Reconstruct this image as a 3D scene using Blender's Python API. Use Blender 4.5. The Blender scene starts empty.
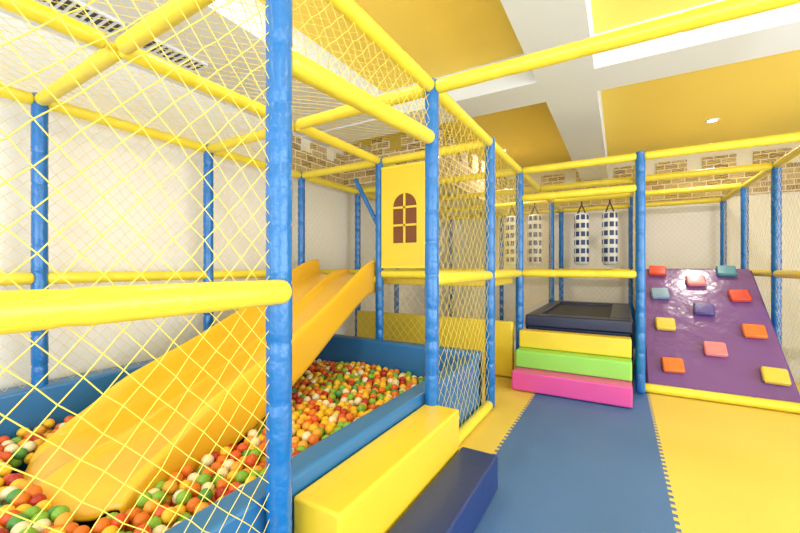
import bpy, bmesh, math, random
import numpy as np
from mathutils import Vector, Matrix
random.seed(4); rng=np.random.default_rng(4)
sc=bpy.context.scene
sc.view_settings.view_transform='Standard'
sc.view_settings.look='None'
COL=sc.collection

# ---------------------------------------------------------------- materials
def srgb(r,g,b):
    f=lambda c:(c/12.92 if c<=.04045 else ((c+.055)/1.055)**2.4)
    return (f(r/255),f(g/255),f(b/255),1)
def new_mat(name):
    m=bpy.data.materials.new(name); m.use_nodes=True
    return m,m.node_tree.nodes,m.node_tree.links,m.node_tree.nodes['Principled BSDF']
def vinyl(name,c,rough=.38,bs=7,bstr=.12,var=.06,coat=.15,fine=0):
    m,n,l,b=new_mat(name)
    tc=n.new('ShaderNodeTexCoord')
    no=n.new('ShaderNodeTexNoise'); no.inputs['Scale'].default_value=bs; no.inputs['Detail'].default_value=3
    l.new(tc.outputs['Object'],no.inputs['Vector'])
    hsv=n.new('ShaderNodeHueSaturation'); hsv.inputs['Color'].default_value=c
    mr=n.new('ShaderNodeMapRange'); mr.inputs['To Min'].default_value=1-var; mr.inputs['To Max'].default_value=1+var
    l.new(no.outputs['Fac'],mr.inputs['Value']); l.new(mr.outputs['Result'],hsv.inputs['Value'])
    l.new(hsv.outputs['Color'],b.inputs['Base Color'])
    bp=n.new('ShaderNodeBump'); bp.inputs['Strength'].default_value=bstr; bp.inputs['Distance'].default_value=.03
    if fine:
        n2=n.new('ShaderNodeTexNoise'); n2.inputs['Scale'].default_value=fine
        l.new(tc.outputs['Object'],n2.inputs['Vector']); l.new(n2.outputs['Fac'],bp.inputs['Height'])
    else: l.new(no.outputs['Fac'],bp.inputs['Height'])
    l.new(bp.outputs['Normal'],b.inputs['Normal'])
    b.inputs['Roughness'].default_value=rough
    b.inputs['Coat Weight'].default_value=coat; b.inputs['Coat Roughness'].default_value=.2
    return m
M={}
M['tube_y']=vinyl('tube_yellow',srgb(238,216,62),bs=14,bstr=.25)
M['post_b']=vinyl('post_blue',srgb(12,106,182),rough=.26,bs=16,bstr=.4,coat=.35)
M['pad_y']=vinyl('pad_yellow',srgb(236,204,54),bs=5)
M['pad_b']=vinyl('pad_blue',srgb(44,112,172),bs=5)
M['navy']=vinyl('pad_navy',srgb(30,52,114),bs=5)
M['navy_d']=vinyl('pad_dark_navy',srgb(28,36,72),bs=5)
M['pink']=vinyl('pad_pink',srgb(222,82,162),bs=5)
M['green']=vinyl('pad_green',srgb(146,214,92),bs=5)
M['slide']=vinyl('slide_plastic',srgb(244,188,44),rough=.3,bs=3,bstr=.03,var=.03)
M['net']=vinyl('net_cord',srgb(244,218,96),rough=.7,bs=60,bstr=.1,coat=0)
M['netw']=vinyl('net_cord_pale',srgb(226,200,132),rough=.8,bs=60,bstr=.1,coat=0)
M['ramp']=vinyl('ramp_purple',srgb(122,82,150),rough=.27,bs=5,bstr=.7,coat=.4)
M['wall']=vinyl('wall_paint',srgb(240,236,228),rough=.85,bs=2,bstr=.02,var=.02,coat=0)
M['ceil']=vinyl('ceiling_gold',srgb(252,222,102),rough=.8,bs=1.5,bstr=.02,var=.02,coat=0)
M['white']=vinyl('white_paint',srgb(226,230,238),rough=.8,bs=2,bstr=.02,var=.01,coat=0)
M['mat_b']=vinyl('foam_blue',srgb(76,118,180),rough=.5,bs=3,bstr=.3,fine=220,coat=0,var=.04)
M['mat_y']=vinyl('foam_yellow',srgb(236,206,92),rough=.6,bs=3,bstr=.3,fine=220,coat=0,var=.03)
M['dark']=vinyl('dark_metal',srgb(50,48,46),rough=.5,bs=20)
M['black']=vinyl('trampoline_mesh',srgb(34,34,40),rough=.6,bs=80,coat=0)
M['brown']=vinyl('window_brown',srgb(120,66,26),rough=.6,bs=8,coat=0)
M['orange']=vinyl('hold_orange',srgb(238,124,56),bs=9)
M['red']=vinyl('hold_red',srgb(222,76,52),bs=9)
M['hpink']=vinyl('hold_pink',srgb(236,136,144),bs=9)
M['hgrey']=vinyl('hold_blue_grey',srgb(136,164,196),bs=9)
M['teal']=vinyl('hold_teal',srgb(80,146,170),bs=9)
M['hpurp']=vinyl('hold_violet',srgb(84,70,150),bs=9)
M['hyel']=vinyl('hold_yellow',srgb(240,206,84),bs=9)
def brick(name,axis):
    m,n,l,b=new_mat(name)
    tc=n.new('ShaderNodeTexCoord'); sx=n.new('ShaderNodeSeparateXYZ'); cb=n.new('ShaderNodeCombineXYZ')
    l.new(tc.outputs['Object'],sx.inputs[0]); l.new(sx.outputs[axis],cb.inputs['X']); l.new(sx.outputs['Z'],cb.inputs['Y'])
    bt=n.new('ShaderNodeTexBrick'); bt.inputs['Scale'].default_value=1
    bt.inputs['Brick Width'].default_value=.2; bt.inputs['Row Height'].default_value=.09; bt.inputs['Mortar Size'].default_value=.008
    bt.inputs['Color1'].default_value=srgb(200,172,134); bt.inputs['Color2'].default_value=srgb(140,106,80); bt.inputs['Mortar'].default_value=srgb(234,224,202)
    l.new(cb.outputs[0],bt.inputs['Vector'])
    no=n.new('ShaderNodeTexNoise'); no.inputs['Scale'].default_value=5
    l.new(tc.outputs['Object'],no.inputs['Vector'])
    mx=n.new('ShaderNodeMixRGB'); mx.blend_type='OVERLAY'; mx.inputs['Fac'].default_value=.5
    l.new(bt.outputs['Color'],mx.inputs[1]); l.new(no.outputs['Fac'],mx.inputs[2]); l.new(mx.outputs[0],b.inputs['Base Color'])
    b.inputs['Roughness'].default_value=.75
    return m
M['brick_x']=brick('castle_brick_x','X'); M['brick_y']=brick('castle_brick_y','Y')
m,n,l,b=new_mat('downlight_glow'); b.inputs['Emission Color'].default_value=(1,.93,.8,1); b.inputs['Emission Strength'].default_value=14; M['glow']=m
m,n,l,b=new_mat('ball_plastic'); at=n.new('ShaderNodeAttribute'); at.attribute_name='bcol'
l.new(at.outputs['Color'],b.inputs['Base Color']); b.inputs['Roughness'].default_value=.4; M['ball']=m
m,n,l,b=new_mat('bag_print'); tc=n.new('ShaderNodeTexCoord'); sx=n.new('ShaderNodeSeparateXYZ'); l.new(tc.outputs['Object'],sx.inputs[0])
def mth(op,a,bv):
    q=n.new('ShaderNodeMath'); q.operation=op
    if hasattr(a,'is_linked'): l.new(a,q.inputs[0])
    else: q.inputs[0].default_value=a
    if bv is not None:
        if hasattr(bv,'is_linked'): l.new(bv,q.inputs[1])
        else: q.inputs[1].default_value=bv
    return q.outputs[0]
zb=mth('GREATER_THAN',mth('FRACT',mth('MULTIPLY',sx.outputs['Z'],7.2),None),.42)
ang=mth('ARCTAN2',sx.outputs['Y'],sx.outputs['X'])
ch=mth('GREATER_THAN',mth('FRACT',mth('MULTIPLY',ang,1.27),None),.72)
fac=mth('MULTIPLY',zb,mth('SUBTRACT',1.0,ch))
mx=n.new('ShaderNodeMixRGB'); mx.inputs[1].default_value=srgb(232,232,226); mx.inputs[2].default_value=srgb(44,66,120); l.new(fac,mx.inputs[0])
l.new(mx.outputs[0],b.inputs['Base Color']); b.inputs['Roughness'].default_value=.45; M['bag']=m

# ---------------------------------------------------------------- helpers
def mesh_obj(name,verts,faces,mat,parent=None,smooth=False,loc=(0,0,0)):
    me=bpy.data.meshes.new(name); me.from_pydata([tuple(v) for v in verts],[],faces); me.update()
    if smooth: me.polygons.foreach_set('use_smooth',[True]*len(me.polygons))
    ob=bpy.data.objects.new(name,me); COL.objects.link(ob); ob.location=loc
    if mat: me.materials.append(mat)
    if parent: ob.parent=parent
    return ob
def bm_obj(name,bm,mat,parent=None,smooth=True):
    me=bpy.data.meshes.new(name); bm.normal_update(); bm.to_mesh(me); bm.free()
    if smooth: me.polygons.foreach_set('use_smooth',[True]*len(me.polygons))
    ob=bpy.data.objects.new(name,me); COL.objects.link(ob)
    if mat: me.materials.append(mat)
    if parent: ob.parent=parent
    return ob
def empty(name):
    e=bpy.data.objects.new(name,None); COL.objects.link(e); e.empty_display_size=.2; return e
def box(name,x0,x1,y0,y1,z0,z1,mat,parent=None,bev=0.0,seg=3):
    bm=bmesh.new(); bmesh.ops.create_cube(bm,size=1)
    for v in bm.verts: v.co=Vector(((x0+x1)/2+v.co.x*(x1-x0),(y0+y1)/2+v.co.y*(y1-y0),(z0+z1)/2+v.co.z*(z1-z0)))
    if bev>0: bmesh.ops.bevel(bm,geom=bm.edges[:],offset=bev,segments=seg,profile=.6,affect='EDGES')
    ob=bm_obj(name,bm,mat,parent,smooth=bev>0)
    if bev>0:
        w=ob.modifiers.new('wn','WEIGHTED_NORMAL'); w.keep_sharp=False
    return ob
def tube(name,p0,p1,r,mat,parent,pitch=.24,seg=18,cap=True):
    p0=Vector(p0);p1=Vector(p1);L=(p1-p0).length
    k=max(1,round(L/pitch)); prof=[]
    if cap: prof+= [(0,0.001),(.004,r*.75),(.014,r*.96)]
    for i in range(k):
        a=L*i/k;b_=L*(i+1)/k
        rr=r*(1+random.uniform(-.02,.02))
        if i>0: prof+=[(a,r*.92)]
        for t in (.05,.3,.5,.7,.95):
            prof.append((max(a+(b_-a)*t,.016),rr*(1+(.012 if t==.5 else 0))))
    if cap: prof+= [(L-.014,r*.96),(L-.004,r*.75),(L,.001)]
    prof.sort(key=lambda q:q[0])
    d=(p1-p0).normalized(); q=d.to_track_quat('Z','Y').to_matrix()
    vs=[];fs=[]
    for z,rad in prof:
        for s in range(seg):
            a=2*math.pi*s/seg; vs.append(p0+q@Vector((rad*math.cos(a),rad*math.sin(a),z)))
    for i in range(len(prof)-1):
        for s in range(seg):
            s2=(s+1)%seg; fs.append((i*seg+s,i*seg+s2,(i+1)*seg+s2,(i+1)*seg+s))
    return mesh_obj(name,vs,fs,mat,parent,smooth=True)
def extrude_poly(name,pts2,to3,th,mat,parent=None):
    n_=len(pts2); vs=[to3(u,v,0) for u,v in pts2]+[to3(u,v,th) for u,v in pts2]
    fs=[tuple(range(n_)),tuple(range(2*n_-1,n_-1,-1))]+[(i,i+n_,(i+1)%n_+n_,(i+1)%n_) for i in range(n_)]
    bm=bmesh.new(); bv=[bm.verts.new(v) for v in vs]
    for f in fs: bm.faces.new([bv[i] for i in f])
    bmesh.ops.recalc_face_normals(bm,faces=bm.faces[:])
    return bm_obj(name,bm,mat,parent,smooth=False)

# ---------------------------------------------------------------- net
def net(name,o,U,V,mat,parent,diag=.085,r=.0014,jt=.003):
    o=np.array(o,float);U=np.array(U,float);V=np.array(V,float)
    LU=np.linalg.norm(U);LV=np.linalg.norm(V);u=U/LU;v=V/LV;nn=np.cross(u,v)
    nu=max(2,round(LU/diag))*2; nv=max(2,round(LV/(diag*1.15)))*2
    du=LU/nu;dv=LV/nv
    I,J=np.meshgrid(np.arange(nu+1),np.arange(nv+1),indexing='ij')
    jit=rng.normal(0,jt,(nu+1,nv+1,3))
    edge=(I==0)|(I==nu)|(J==0)|(J==nv)
    sag=-.012*np.sin(np.pi*I/nu)*np.sin(np.pi*J/nv)
    P=o+I[...,None]*du*u+J[...,None]*dv*v+jit*(~edge)[...,None]+sag[...,None]*abs(nn)
    A=[];B=[]
    for i in range(nu):
        for j in range(nv):
            if (i+j)%2==0: A.append(P[i,j]);B.append(P[i+1,j+1])
            else: A.append(P[i+1,j]);B.append(P[i,j+1])
    A=np.array(A);B=np.array(B);D=B-A;D/=np.linalg.norm(D,axis=1)[:,None]
    n1=np.tile(nn,(len(A),1)); n2=np.cross(D,n1)
    k=4;vs=[]
    for s in range(k):
        a=2*math.pi*s/k
        off=r*(math.cos(a)*n1+math.sin(a)*n2); vs.append(A+off); vs.append(B+off)
    W=np.stack(vs,1).reshape(-1,3)
    base=(np.arange(len(A))*2*k)[:,None]
    F=[]
    for s in range(k):
        s2=(s+1)%k; F.append(base+np.array([2*s,2*s2,2*s2+1,2*s+1]))
    F=np.stack(F,1).reshape(-1,4)
    me=bpy.data.meshes.new(name); me.vertices.add(len(W)); me.vertices.foreach_set('co',W.astype(np.float32).ravel())
    me.loops.add(F.size); me.loops.foreach_set('vertex_index',F.astype(np.int32).ravel())
    me.polygons.add(len(F)); me.polygons.foreach_set('loop_start',(np.arange(len(F))*4).astype(np.int32))
    me.polygons.foreach_set('use_smooth',np.ones(len(F),bool)); me.update(calc_edges=True)
    ob=bpy.data.objects.new(name,me); COL.objects.link(ob); me.materials.append(mat); ob.parent=parent
    return ob

# ---------------------------------------------------------------- room
XL,XR,YF,YB,ZC=-3.62,4.0,-3.0,8.4,3.3
box('floor',XL-.1,XR+.1,YF-.1,YB+.1,-.1,0,M['white'])
box('ceiling',XL-.1,XR+.1,YF-.1,YB+.1,ZC,ZC+.1,M['ceil'])
box('wall_left',XL-.1,XL,YF,YB,0,ZC,M['wall'])
box('wall_back',XL,XR,YB,YB+.1,0,ZC,M['wall'])
wr=empty('wall_right')
WY0,WY1,WZ0,WZ1=-1.8,4.6,.3,2.9  # opening in the unseen right wall, added to let fill light in
box('panel_1',XR,XR+.1,YF,WY0,0,ZC,M['wall'],wr); box('panel_2',XR,XR+.1,WY1,YB,0,ZC,M['wall'],wr)
box('panel_3',XR,XR+.1,WY0,WY1,0,WZ0,M['wall'],wr); box('panel_4',XR,XR+.1,WY0,WY1,WZ1,ZC,M['wall'],wr)
wf=empty('wall_front')
FX0,FX1=-3.0,3.4  # opening behind the camera, added for fill light as well
box('panel_1',XL,FX0,YF-.1,YF,0,ZC,M['wall'],wf); box('panel_2',FX1,XR,YF-.1,YF,0,ZC,M['wall'],wf)
box('panel_3',FX0,FX1,YF-.1,YF,0,WZ0,M['wall'],wf); box('panel_4',FX0,FX1,YF-.1,YF,WZ1,ZC,M['wall'],wf)
w1=empty('added_window_1')  # unseen window frame, added around the right fill light opening
for i in range(5):
    y=WY0+(WY1-WY0)*i/4; box('mullion_%d'%i,XR+.02,XR+.07,y-.03,y+.03,WZ0,WZ1,M['white'],w1)
box('sill',XR-.04,XR+.1,WY0-.05,WY1+.05,WZ0-.04,WZ0,M['white'],w1)
w2=empty('added_window_2')  # unseen window frame, added around the front fill light opening
for i in range(6):
    x=FX0+(FX1-FX0)*i/5; box('mullion_%d'%i,x-.03,x+.03,YF-.07,YF-.02,WZ0,WZ1,M['white'],w2)
box('sill',FX0-.05,FX1+.05,YF-.1,YF+.04,WZ0-.04,WZ0,M['white'],w2)
box('ceiling_beam',XL,XR,3.65,4.13,3.0,ZC,M['white'])
box('ceiling_beam.001',-.66,-.19,YF,3.65,3.0,ZC,M['white'])
box('ceiling_beam.002',-.66,-.19,4.13,YB-.08,3.0,ZC,M['white'])
box('ceiling_soffit',XL,-2.35,YF,3.65,3.02,ZC,M['white'])
av=empty('air_vent')
def vent(y0,y1,x0=-3.24,x1=-3.02):
    box('frame_a',x0,x0+.02,y0,y1,3.0,3.02,M['white'],av); box('frame_b',x1-.02,x1,y0,y1,3.0,3.02,M['white'],av)
    box('back_plate',x0+.02,x1-.02,y0,y1,3.012,3.019,M['dark'],av)
    k=int((y1-y0)/.045)
    for i in range(k+1):
        y=y0+(y1-y0)*i/k; box('slat',x0+.02,x1-.02,y-.006,y+.006,2.998,3.014,M['white'],av)
vent(.55,1.33); vent(1.42,1.95)
def downlight(x,y,nm):
    e=empty(nm); bm=bmesh.new(); bmesh.ops.create_cone(bm,cap_ends=True,segments=32,radius1=.05,radius2=.05,depth=.01)
    bmesh.ops.translate(bm,verts=bm.verts,vec=(x,y,ZC-.008)); bm_obj('lens',bm,M['glow'],e,False)
    vs=[];fs=[]
    for i in range(32):
        a=2*math.pi*i/32
        for rr,z in ((.052,ZC-.002),(.056,ZC-.016),(.075,ZC-.012),(.08,ZC-.001)): vs.append((x+rr*math.cos(a),y+rr*math.sin(a),z))
    for i in range(32):
        j=(i+1)%32
        for k in range(3): fs.append((i*4+k,j*4+k,j*4+k+1,i*4+k+1))
    mesh_obj('trim_ring',vs,fs,M['white'],e,True)
    L=bpy.data.lights.new('lamp','AREA'); L.shape='DISK'; L.size=.12; L.energy=24 if y>5 else 12; L.color=(1,.95,.88)
    o=bpy.data.objects.new('lamp',L); COL.objects.link(o); o.location=(x,y,ZC-.03); o.parent=e
for i,(x,y) in enumerate([(1.09,6.6),(-1.75,6.5),(1.6,2.2),(1.6,-.6),(-1.6,1.6),(-1.6,-1.2)]):
    downlight(x,y,'ceiling_downlight' if i==0 else 'ceiling_downlight.%03d'%i)

def cren(u0,u1,z0,z1,z2,mw=.3,gw=.2):
    pts=[(u0,z0),(u1,z0)]
    top=[]; x=u0
    while x<u1-.02:
        e=min(x+mw,u1); top+=[(x,z2),(e,z2)]
        if e<u1-.02:
            g=min(e+gw,u1); top+=[(e,z1),(g,z1)]
            x=g
        else: x=e
    return pts+top[::-1]
cf=empty('castle_brick_facade')
extrude_poly('panel_front',cren(-3.6,-2.12,2.5,2.92,3.12),lambda u,v,w:(u,4.5+w,v),.03,M['brick_x'],cf)
extrude_poly('panel_side',cren(4.53,8.3,2.5,2.92,3.2),lambda u,v,w:(-2.15+w,u,v),.03,M['brick_y'],cf)
cf2=empty('castle_brick_border')
extrude_poly('panel_back',cren(-2.1,3.98,2.5,2.95,3.2,.45,.22),lambda u,v,w:(u,8.36+w,v),.03,M['brick_x'],cf2)
cf3=empty('castle_brick_border.001')
extrude_poly('panel_left',cren(3.3,4.48,2.5,2.82,2.98),lambda u,v,w:(-3.615+w,u,v),.03,M['brick_y'],cf3)

# ---------------------------------------------------------------- foam puzzle mats
TP=.0625;TD=.011
def edge_pts(a,b):
    rev=False
    if (b[0]+b[1])<(a[0]+a[1]): a,b=b,a; rev=True
    a=np.array(a);b=np.array(b);d=(b-a);L=np.linalg.norm(d);d/=L;nrm=np.array([-d[1],d[0]])
    k=int(round(L/TP)); pts=[]
    for i in range(k):
        s0=L*i/k;p=L/k
        for t,o in ((.06,-TD),(.44,-TD*1.0),(.56,TD),(.94,TD)):
            w=t
            if o<0: w=t+(-.05 if t<.2 else .05)
            else: w=t+(-.05 if t<.7 else .05)
            pts.append(a+d*(s0+w*p)+nrm*o)
    if rev: pts=pts[::-1]
    return pts
def mat_tile(x0,y0,mat,parent):
    c=[(x0,y0),(x0+1,y0),(x0+1,y0+1),(x0,y0+1)]
    out=[]
    for i in range(4):
        out.append(np.array(c[i])); out+=edge_pts(c[i],c[(i+1)%4])
    bm=bmesh.new(); vs=[bm.verts.new((p[0],p[1],.014)) for p in out]; f=bm.faces.new(vs)
    if f.normal.z<0: f.normal_flip()
    bm.normal_update()
    r=bmesh.ops.inset_region(bm,faces=[f],thickness=.0026,use_even_offset=True)
    for v in vs: v.co.z=.005
    return bm_obj('tile',bm,mat,parent,False)
fm=empty('foam_floor_mat')
for ix,x0 in enumerate([-1.75,-.75,.25,1.25,2.25]):
    for y0 in [-1.1,-.1,.9,1.9,2.9,3.9,4.9]:
        if x0>1 and y0<0: continue
        mat_tile(x0,y0,M['mat_b'] if x0==-.75 else M['mat_y'],fm)

# ---------------------------------------------------------------- play frame
YS=[-.27,.92,2.15,3.38,4.55,5.72,6.95,8.2]
YLf=[-.20,.985,2.2,3.42,4.58,5.72,6.95,8.2]
XA=-3.4
ZT=2.42; ZM=1.22; R=.044
pf=empty('play_frame')
posts=[(XA,y) for y in YLf]+[(-1.02,y) for y in YS if y not in (5.72,)]+[(-2.22,3.38),(-2.22,4.55),(-2.22,8.2)]+[(.18,4.55),(.18,8.2),(.18,6.95)]+[(1.5,y) for y in YS[4:]]
for x,y in posts: tube('post',(x,y,.016),(x,y,ZT+.05),R,M['post_b'],pf,pitch=.21)
def rx(y,x0,x1,z,r=.041,y2=None): tube('rail',(x0,y,z),(x1,y if y2 is None else y2,z),r,M['tube_y'],pf,pitch=.42)
def ry(x,y0,y1,z,r=.041): tube('rail',(x,y0,z),(x,y1,z),r,M['tube_y'],pf,pitch=.42)
for i in range(len(YS)-1):
    y0,y1=YS[i]+.03,YS[i+1]-.03
    ry(XA,YLf[i]+.03,YLf[i+1]-.03,ZT); ry(XA,YLf[i]+.03,YLf[i+1]-.03,ZM)
    if i<4: ry(-2.22,y0,y1,ZT)
    ry(-1.02,y0,y1,ZT)
    if i>=4: ry(1.5,y0,y1,ZT); ry(.18,y0,y1,ZT); ry(1.5,y0,y1,ZM)
for i in range(4):
    ym=(YS[i]+YLf[i])/2
    rx(YLf[i],XA+.03,-2.25,ZT,y2=ym); rx(ym,-2.19,-1.05,ZT,y2=YS[i])
for y in YS[4:]:
    rx(y,XA+.03,-1.05,ZT); rx(y,-.99,.15,ZT); rx(y,.21,1.47,ZT)
rx(2.15,-.99,1.47,ZT)
tube('post',(1.5,2.15,.016),(1.5,2.15,ZT+.05),R,M['post_b'],pf,pitch=.21)
ry(1.5,2.18,4.52,ZT)
tube('rail',(-.985,-.27,1.215),(-.985,.92,1.215),.041,M['tube_y'],pf,pitch=.6)
tube('rail',(-1.02,.95,2.03),(-1.02,2.12,2.10),.043,M['tube_y'],pf,pitch=.5)
ry(-1.02,2.18,3.35,ZM); ry(-1.02,3.41,4.52,ZM); ry(-1.02,4.58,6.92,ZM); ry(-1.02,6.98,8.17,ZM)
ry(-1.02,2.18,3.35,.055)
ry(-1.02,-.27,.9,.055)
rx(3.38,-3.39,-2.25,ZM-.06); rx(3.38,-2.19,-1.05,ZM)
rx(4.55,-3.39,-1.05,ZM); rx(4.55,-.99,.15,2.1); rx(4.55,-.99,.15,ZM)
rx(6.95,-.99,.15,ZM); rx(8.2,-3.39,-1.05,ZM); rx(8.2,-.99,.15,ZM);rx(8.2,.21,1.47,ZM)
rx(4.63,.2,1.5,.055,.045)
ry(.18,4.58,6.9,ZM)
tube('brace',(-2.56,3.40,2.28),(-2.24,3.40,1.72),.024,M['post_b'],pf,pitch=.3)

sn=empty('safety_net')
def nx(y,x0,x1,z0,z1,m='net'): net('net_panel',(x0,y,z0),(x1-x0,0,0),(0,0,z1-z0),M[m],sn)
def ny(x,y0,y1,z0,z1,m='net',**k): net('net_panel',(x,y0,z0),(0,y1-y0,0),(0,0,z1-z0),M[m],sn,**k)
def nt(x0,x1,y0,y1,m='net'): net('net_panel',(x0,y0,ZT+.02),(x1-x0,0,0),(0,y1-y0,0),M[m],sn)
ny(-1.02,-.27,.93,.05,ZT,diag=.08,r=.0015,jt=.002)
ny(-1.02,.93,2.15,2.08,ZT,diag=.075)
ny(-1.02,2.15,3.38,.08,ZT,diag=.095)
ny(-1.02,3.38,4.55,ZM,ZT)
ny(-1.02,4.55,6.95,.75,ZT,'netw')
for i in range(4): ny(XA,YLf[i],YLf[i+1],.5,ZT,'netw')
nx(3.38,XA,-2.22,.5,ZM-.05,'netw'); nx(3.38,-2.22,-1.02,.5,ZM,'netw'); nx(3.38,-1.66,-1.02,ZM,ZT,'netw')
nx(4.55,XA,-1.02,.1,ZT,'netw')
nx(6.95,-1.02,.18,.5,ZM,'netw')
nx(8.2,XA,-1.02,.1,ZT,'netw');nx(8.2,-1.02,.18,.1,ZT,'netw');nx(8.2,.18,1.5,ZM,ZT,'netw')
ny(1.5,4.55,6.95,.1,ZT,'netw');ny(1.5,6.95,8.2,.1,ZT,'netw')
ny(.18,4.55,6.95,.7,ZT,'netw')
for i in range(4):
    nt(XA,-2.22,YS[i],YS[i+1]); nt(-2.22,-1.02,YS[i],YS[i+1])
nt(XA,-1.02,4.55,8.2);nt(-1.02,.18,4.55,8.2,'net');nt(.18,1.5,4.55,8.2,'net')

# ---------------------------------------------------------------- ball pit
bp_=empty('ball_pit')
box('wall_pad_right',-1.2,-1.07,-.2,3.3,.016,.5,M['pad_b'],bp_,.02)
box('wall_pad_back',-3.36,-1.07,3.2,3.33,.016,.54,M['pad_b'],bp_,.02)
box('wall_pad_left',-3.5,-3.3,-.2,3.3,.016,.5,M['pad_b'],bp_,.02)
box('wall_pad_near',-3.36,-1.07,-.36,-.22,.016,.5,M['pad_b'],bp_,.02)
box('base_pad',-3.3,-1.2,-.2,3.2,.016,.06,M['pad_b'],bp_,.01)

PY=[.60,.68,.80,1.05,1.37,1.8,2.2,2.6,3.0,3.25,3.45,3.55]
PZ=[.21,.285,.31,.32,.37,.51,.69,.90,1.10,1.19,1.205,1.205]
def lane(y): return float(np.interp(y,PY,PZ))
def slidex(y):
    t=(y-.8)/2.65
    return (-2.86-.40*t, -1.88-.40*t)
cross=[(-1.0,-.18,0),(-1.0,-.08,0),(-1.0,.02,.55),(-.985,.02,.95),(-.94,.02,1.08),(-.895,.02,.95),(-.86,.02,.4),(-.82,.005,.06),(-.72,0,0),(-.45,0,-.03),(-.18,0,0),(-.09,0,.1),(-.05,0,.4),(0,0,.52),
(.05,0,.4),(.09,0,.1),(.18,0,0),(.45,0,-.03),(.72,0,0),(.82,.005,.06),(.86,.02,.4),(.895,.02,.95),(.94,.02,1.08),(.985,.02,.95),(1.0,.02,.55),(1.0,-.08,0),(1.0,-.18,0)]
ys=np.linspace(.60,3.55,46); vs=[];fs=[]
zl=np.array([lane(y) for y in ys])
for _ in range(2): zl[1:-1]=(zl[:-2]+2*zl[1:-1]+zl[2:])/4
for k,y in enumerate(ys):
    x0,x1=slidex(y); cx=(x0+x1)/2;hw=(x1-x0)/2
    H=.15*min(1,max(.2,(y-.60)/.7))*(1+.25*math.sin((y-1.0)*2.6))
    for s,a,h in cross:
        yy=y+(.2*s*s if y<1.2 else 0)*(1.2-y)/.6
        vs.append((cx+s*hw,yy,zl[k]+a+h*H))
nc=len(cross)
for k in range(len(ys)-1):
    for c in range(nc-1): fs.append((k*nc+c,k*nc+c+1,(k+1)*nc+c+1,(k+1)*nc+c))
sl=mesh_obj('slide',vs,fs,M['slide'],None,True)
so=sl.modifiers.new('s','SOLIDIFY'); so.thickness=.02; so.offset=-1
ss=sl.modifiers.new('sub','SUBSURF'); ss.levels=1; ss.render_levels=1

rb=.031
bm=bmesh.new(); bmesh.ops.create_uvsphere(bm,u_segments=14,v_segments=9,radius=rb)
bv=np.array([v.co[:] for v in bm.verts]); bf=[[v.index for v in f.verts] for f in bm.faces]; bm.free()
cent=[]
sp=.0655
for layer,(zc,off) in enumerate(((.215,0),(.262,.03))):
    j=0; y=-.16
    while y<3.165:
        x=-3.265+(j%2)*sp/2+off*.6
        while x<-1.235:
            px=x+rng.normal(0,.006);py=y+rng.normal(0,.006)
            pz=zc+rng.uniform(-.014,.02)+.018*math.sin(px*4+1)*math.cos(py*3.1)
            skip=(layer==1 and rng.random()<.08)
            x0,x1=slidex(py)
            if x0-.03<px<x1+.03 and py>.66 and lane(py)-.22<pz+.02: skip=True
            if not skip: cent.append((min(max(px,-3.265),-1.235),min(max(py,-.165),3.165),pz))
            x+=sp
        y+=sp*.87; j+=1
cols=[srgb(228,120,36),srgb(244,196,48),srgb(132,182,60),srgb(238,226,190),srgb(178,50,36),srgb(226,92,44),srgb(240,170,60),srgb(84,152,80)]
pr=np.array([.18,.25,.18,.13,.10,.06,.07,.05]);pr/=pr.sum()
N=len(cent);cent=np.array(cent);ci=rng.choice(len(cols),N,p=pr)
VV=(cent[:,None,:]+bv[None]).reshape(-1,3)
nvb=len(bv)
fl=np.concatenate([np.array(f) for f in bf]); ls=np.array([len(f) for f in bf])
loops=(fl[None,:]+(np.arange(N)*nvb)[:,None]).ravel()
lens=np.tile(ls,N); starts=np.concatenate([[0],np.cumsum(lens)[:-1]])
me=bpy.data.meshes.new('pit_balls'); me.vertices.add(len(VV)); me.vertices.foreach_set('co',VV.astype(np.float32).ravel())
me.loops.add(len(loops)); me.loops.foreach_set('vertex_index',loops.astype(np.int32))
me.polygons.add(len(lens)); me.polygons.foreach_set('loop_start',starts.astype(np.int32)); me.polygons.foreach_set('use_smooth',np.ones(len(lens),bool))
me.update(calc_edges=True)
ca=me.attributes.new('bcol','FLOAT_COLOR','POINT'); cc=np.array(cols)[ci]; ca.data.foreach_set('color',np.repeat(cc,nvb,axis=0).astype(np.float32).ravel())
me.materials.append(M['ball']); o=bpy.data.objects.new('pit_balls',me); COL.objects.link(o)

# ---------------------------------------------------------------- soft blocks
def soft_block(name,x0,x1,y0,y1,z0,z1,mat):
    e=empty(name); box('cushion',x0,x1,y0,y1,z0,z1,mat,e,.016,4)
    return e
soft_block('foam_step_block',-1.06,-.835,1.02,2.15,.016,.44,M['pad_y'])
soft_block('foam_step_block.001',-.825,-.605,.96,2.165,.016,.216,M['navy'])
fs_=empty('foam_staircase')
box('step_pink',-.98,.10,4.0,4.5,.016,.21,M['pink'],fs_,.018)
box('step_green',-.98,.10,4.18,4.5,.212,.395,M['green'],fs_,.018)
box('step_yellow',-.98,.10,4.34,4.5,.397,.585,M['pad_y'],fs_,.018)
box('low_wall_pad',-3.3,-1.07,4.42,4.5,.016,.66,M['pad_y'],bp_,.02)
tr=empty('trampoline')
TX0,TX1,TY0,TY1=-.96,.12,4.6,6.7
box('skirt_front',TX0,TX1,TY0,TY0+.04,.016,.6,M['navy_d'],tr,.01); box('skirt_left',TX0,TX0+.04,TY0,TY1,.016,.6,M['navy_d'],tr,.01)
box('skirt_right',TX1-.04,TX1,TY0,TY1,.016,.6,M['navy_d'],tr,.01)
box('pad_front',TX0,TX1,TY0-.04,TY0+.14,.6,.74,M['navy_d'],tr,.025); box('pad_back',TX0,TX1,TY1-.2,TY1,.6,.74,M['navy_d'],tr,.025)
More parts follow.
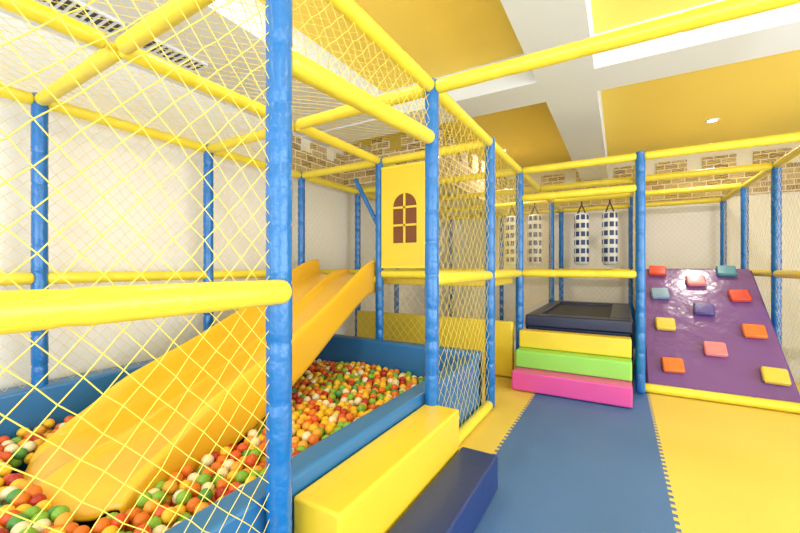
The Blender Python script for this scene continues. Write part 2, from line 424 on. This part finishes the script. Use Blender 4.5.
box('pad_left',TX0,TX0+.14,TY0+.14,TY1-.2,.6,.74,M['navy_d'],tr,.025); box('pad_right',TX1-.22,TX1,TY0+.14,TY1-.2,.6,.74,M['navy_d'],tr,.025)
box('jump_mat',TX0+.1,TX1-.1,TY0+.1,TY1-.1,.68,.70,M['black'],tr)

cr=empty('climbing_ramp')
RX0,RX1,RY0,RY1,RZ=.24,1.42,4.70,6.32,1.27
pts=[(RY0,.016),(RY1,.016),(RY1,RZ),(RY1-.05,RZ),(RY0,.06)]
bm=bmesh.new(); a_=[bm.verts.new((RX0,y,z)) for y,z in pts]; b_=[bm.verts.new((RX1,y,z)) for y,z in pts]
bm.faces.new(a_);bm.faces.new(b_[::-1])
for i in range(5): bm.faces.new((a_[i],b_[i],b_[(i+1)%5],a_[(i+1)%5]))
bmesh.ops.recalc_face_normals(bm,faces=bm.faces[:]); bmesh.ops.bevel(bm,geom=bm.edges[:],offset=.02,segments=3,affect='EDGES')
ob=bm_obj('wedge',bm,M['ramp'],cr); ob.modifiers.new('wn','WEIGHTED_NORMAL')
sl_a=math.atan2(RZ-.06,RY1-.05-RY0)
holds=[(.44,6.2,'red'),(1.16,6.2,'teal'),(.44,5.83,'hgrey'),(.83,6.04,'hpink'),(1.21,5.83,'red'),(.46,5.4,'hyel'),(.85,5.62,'hpurp'),(1.235,5.38,'orange'),(.485,4.92,'orange'),(.87,5.14,'hpink'),(1.28,4.92,'hyel')]
for x,y,c in holds:
    bm=bmesh.new(); bmesh.ops.create_cube(bm,size=1)
    for v in bm.verts: v.co=Vector((v.co.x*.19,v.co.y*.18,v.co.z*.055))
    bmesh.ops.bevel(bm,geom=bm.edges[:],offset=.012,segments=3,affect='EDGES')
    z=.06+(y-RY0)*math.tan(sl_a)
    bm.transform(Matrix.Translation((x,y-.02*math.sin(sl_a),z+.027))@Matrix.Rotation(sl_a,4,'X')@Matrix.Rotation(random.uniform(-.08,.08),4,'Z'))
    o=bm_obj('hold',bm,M[c],cr); o.modifiers.new('wn','WEIGHTED_NORMAL')
dk=empty('platform_deck')
box('deck_pad',.24,1.44,6.34,8.14,1.1,1.17,M['ramp'],dk,.02)
dk2=empty('platform_deck.001')
box('deck_pad',-3.36,-1.08,3.6,4.48,1.1,1.17,M['pad_y'],dk2,.02)

wp=empty('toy_window_panel')
X0,X1,Z0,Z1=-2.17,-1.66,1.28,2.34
cx,hw=-1.885,.135; wz0,wz1=1.54,1.91
def arch(cx,hw,z0,z1,n=14):
    return [(cx-hw,z0),(cx+hw,z0)]+[(cx+hw*math.cos(math.pi*i/n),z1+hw*math.sin(math.pi*i/n)) for i in range(n+1)]
box('board',X0,X1,3.335,3.36,Z0,Z1,M['pad_y'],wp,.006)
extrude_poly('pane',arch(cx,hw,wz0,wz1),lambda u,v,w:(u,3.332+w,v),.006,M['brown'],wp)
for z in (1.72,1.90): box('muntin',cx-hw,cx+hw,3.322,3.336,z-.011,z+.011,M['pad_y'],wp)
for x in (cx,): box('muntin',x-.011,x+.011,3.322,3.336,wz0,wz1+.13,M['pad_y'],wp)
box('edge_top',X0,X1,3.33,3.37,Z1-.03,Z1,M['tube_y'],wp,.008); box('edge_bottom',X0,X1,3.33,3.37,Z0,Z0+.03,M['tube_y'],wp,.008)

def lathe(name,prof,mat,parent,loc,seg=24):
    vs=[];fs=[]
    for r_,z in prof:
        for s in range(seg):
            a=2*math.pi*s/seg; vs.append((r_*math.cos(a),r_*math.sin(a),z))
    for i in range(len(prof)-1):
        for s in range(seg): fs.append((i*seg+s,i*seg+(s+1)%seg,(i+1)*seg+(s+1)%seg,(i+1)*seg+s))
    return mesh_obj(name,vs,fs,mat,parent,True,loc)
for i,x in enumerate([-.55,-.14,-1.25,-1.63]):
    y=6.95 if x>-1 else 6.7
    e=empty('punching_bag' if i==0 else 'punching_bag.%03d'%i)
    h=.86; lathe('bag_body',[(.001,0),(.07,.003),(.1,.02),(.114,.06),(.114,h/2),(.112,h-.05),(.1,h-.01),(.06,h),(.001,h)],M['bag'],e,(x,y,1.32))
    for a in range(4):
        an=math.pi/4+a*math.pi/2
        tube('strap',(x+.09*math.cos(an),y+.09*math.sin(an),1.32+h-.02),(x,y,2.34),.009,M['dark'],e,pitch=1,seg=8)
    tube('hook',(x,y,2.33),(x,y,2.385),.012,M['dark'],e,pitch=1,seg=8)

# ---------------------------------------------------------------- lights
def area(name,loc,rot,sx_,sy_,e,col=(1,1,1)):
    L=bpy.data.lights.new(name,'AREA'); L.shape='RECTANGLE'; L.size=sx_; L.size_y=sy_; L.energy=e; L.color=col
    o=bpy.data.objects.new(name,L); COL.objects.link(o); o.location=loc; o.rotation_euler=rot
t=math.radians(24)  # upward tilt of the added fill lights, to brighten the ceiling
area('added_window_fill',(XR+.15,(WY0+WY1)/2,1.6),(0,math.radians(90)+t,0),2.5,6.2,285,(.82,.91,1))  # fill light added outside the made-up right window
area('added_window_fill.001',((FX0+FX1)/2,YF-.15,1.6),(math.radians(90)+t,0,0),6.4,2.5,240,(.82,.91,1))  # fill light added behind the camera, outside the made-up front window
W=bpy.data.worlds.new('sky'); sc.world=W; W.use_nodes=True
W.node_tree.nodes['Background'].inputs[0].default_value=(.82,.91,1,1); W.node_tree.nodes['Background'].inputs[1].default_value=1.1

cam=bpy.data.cameras.new('camera'); cam.lens=17.0; cam.sensor_width=36; cam.clip_start=.05
co=bpy.data.objects.new('camera',cam); COL.objects.link(co); co.location=(0,0,1.3); co.rotation_euler=(math.radians(90),0,math.radians(30.2)); sc.camera=co
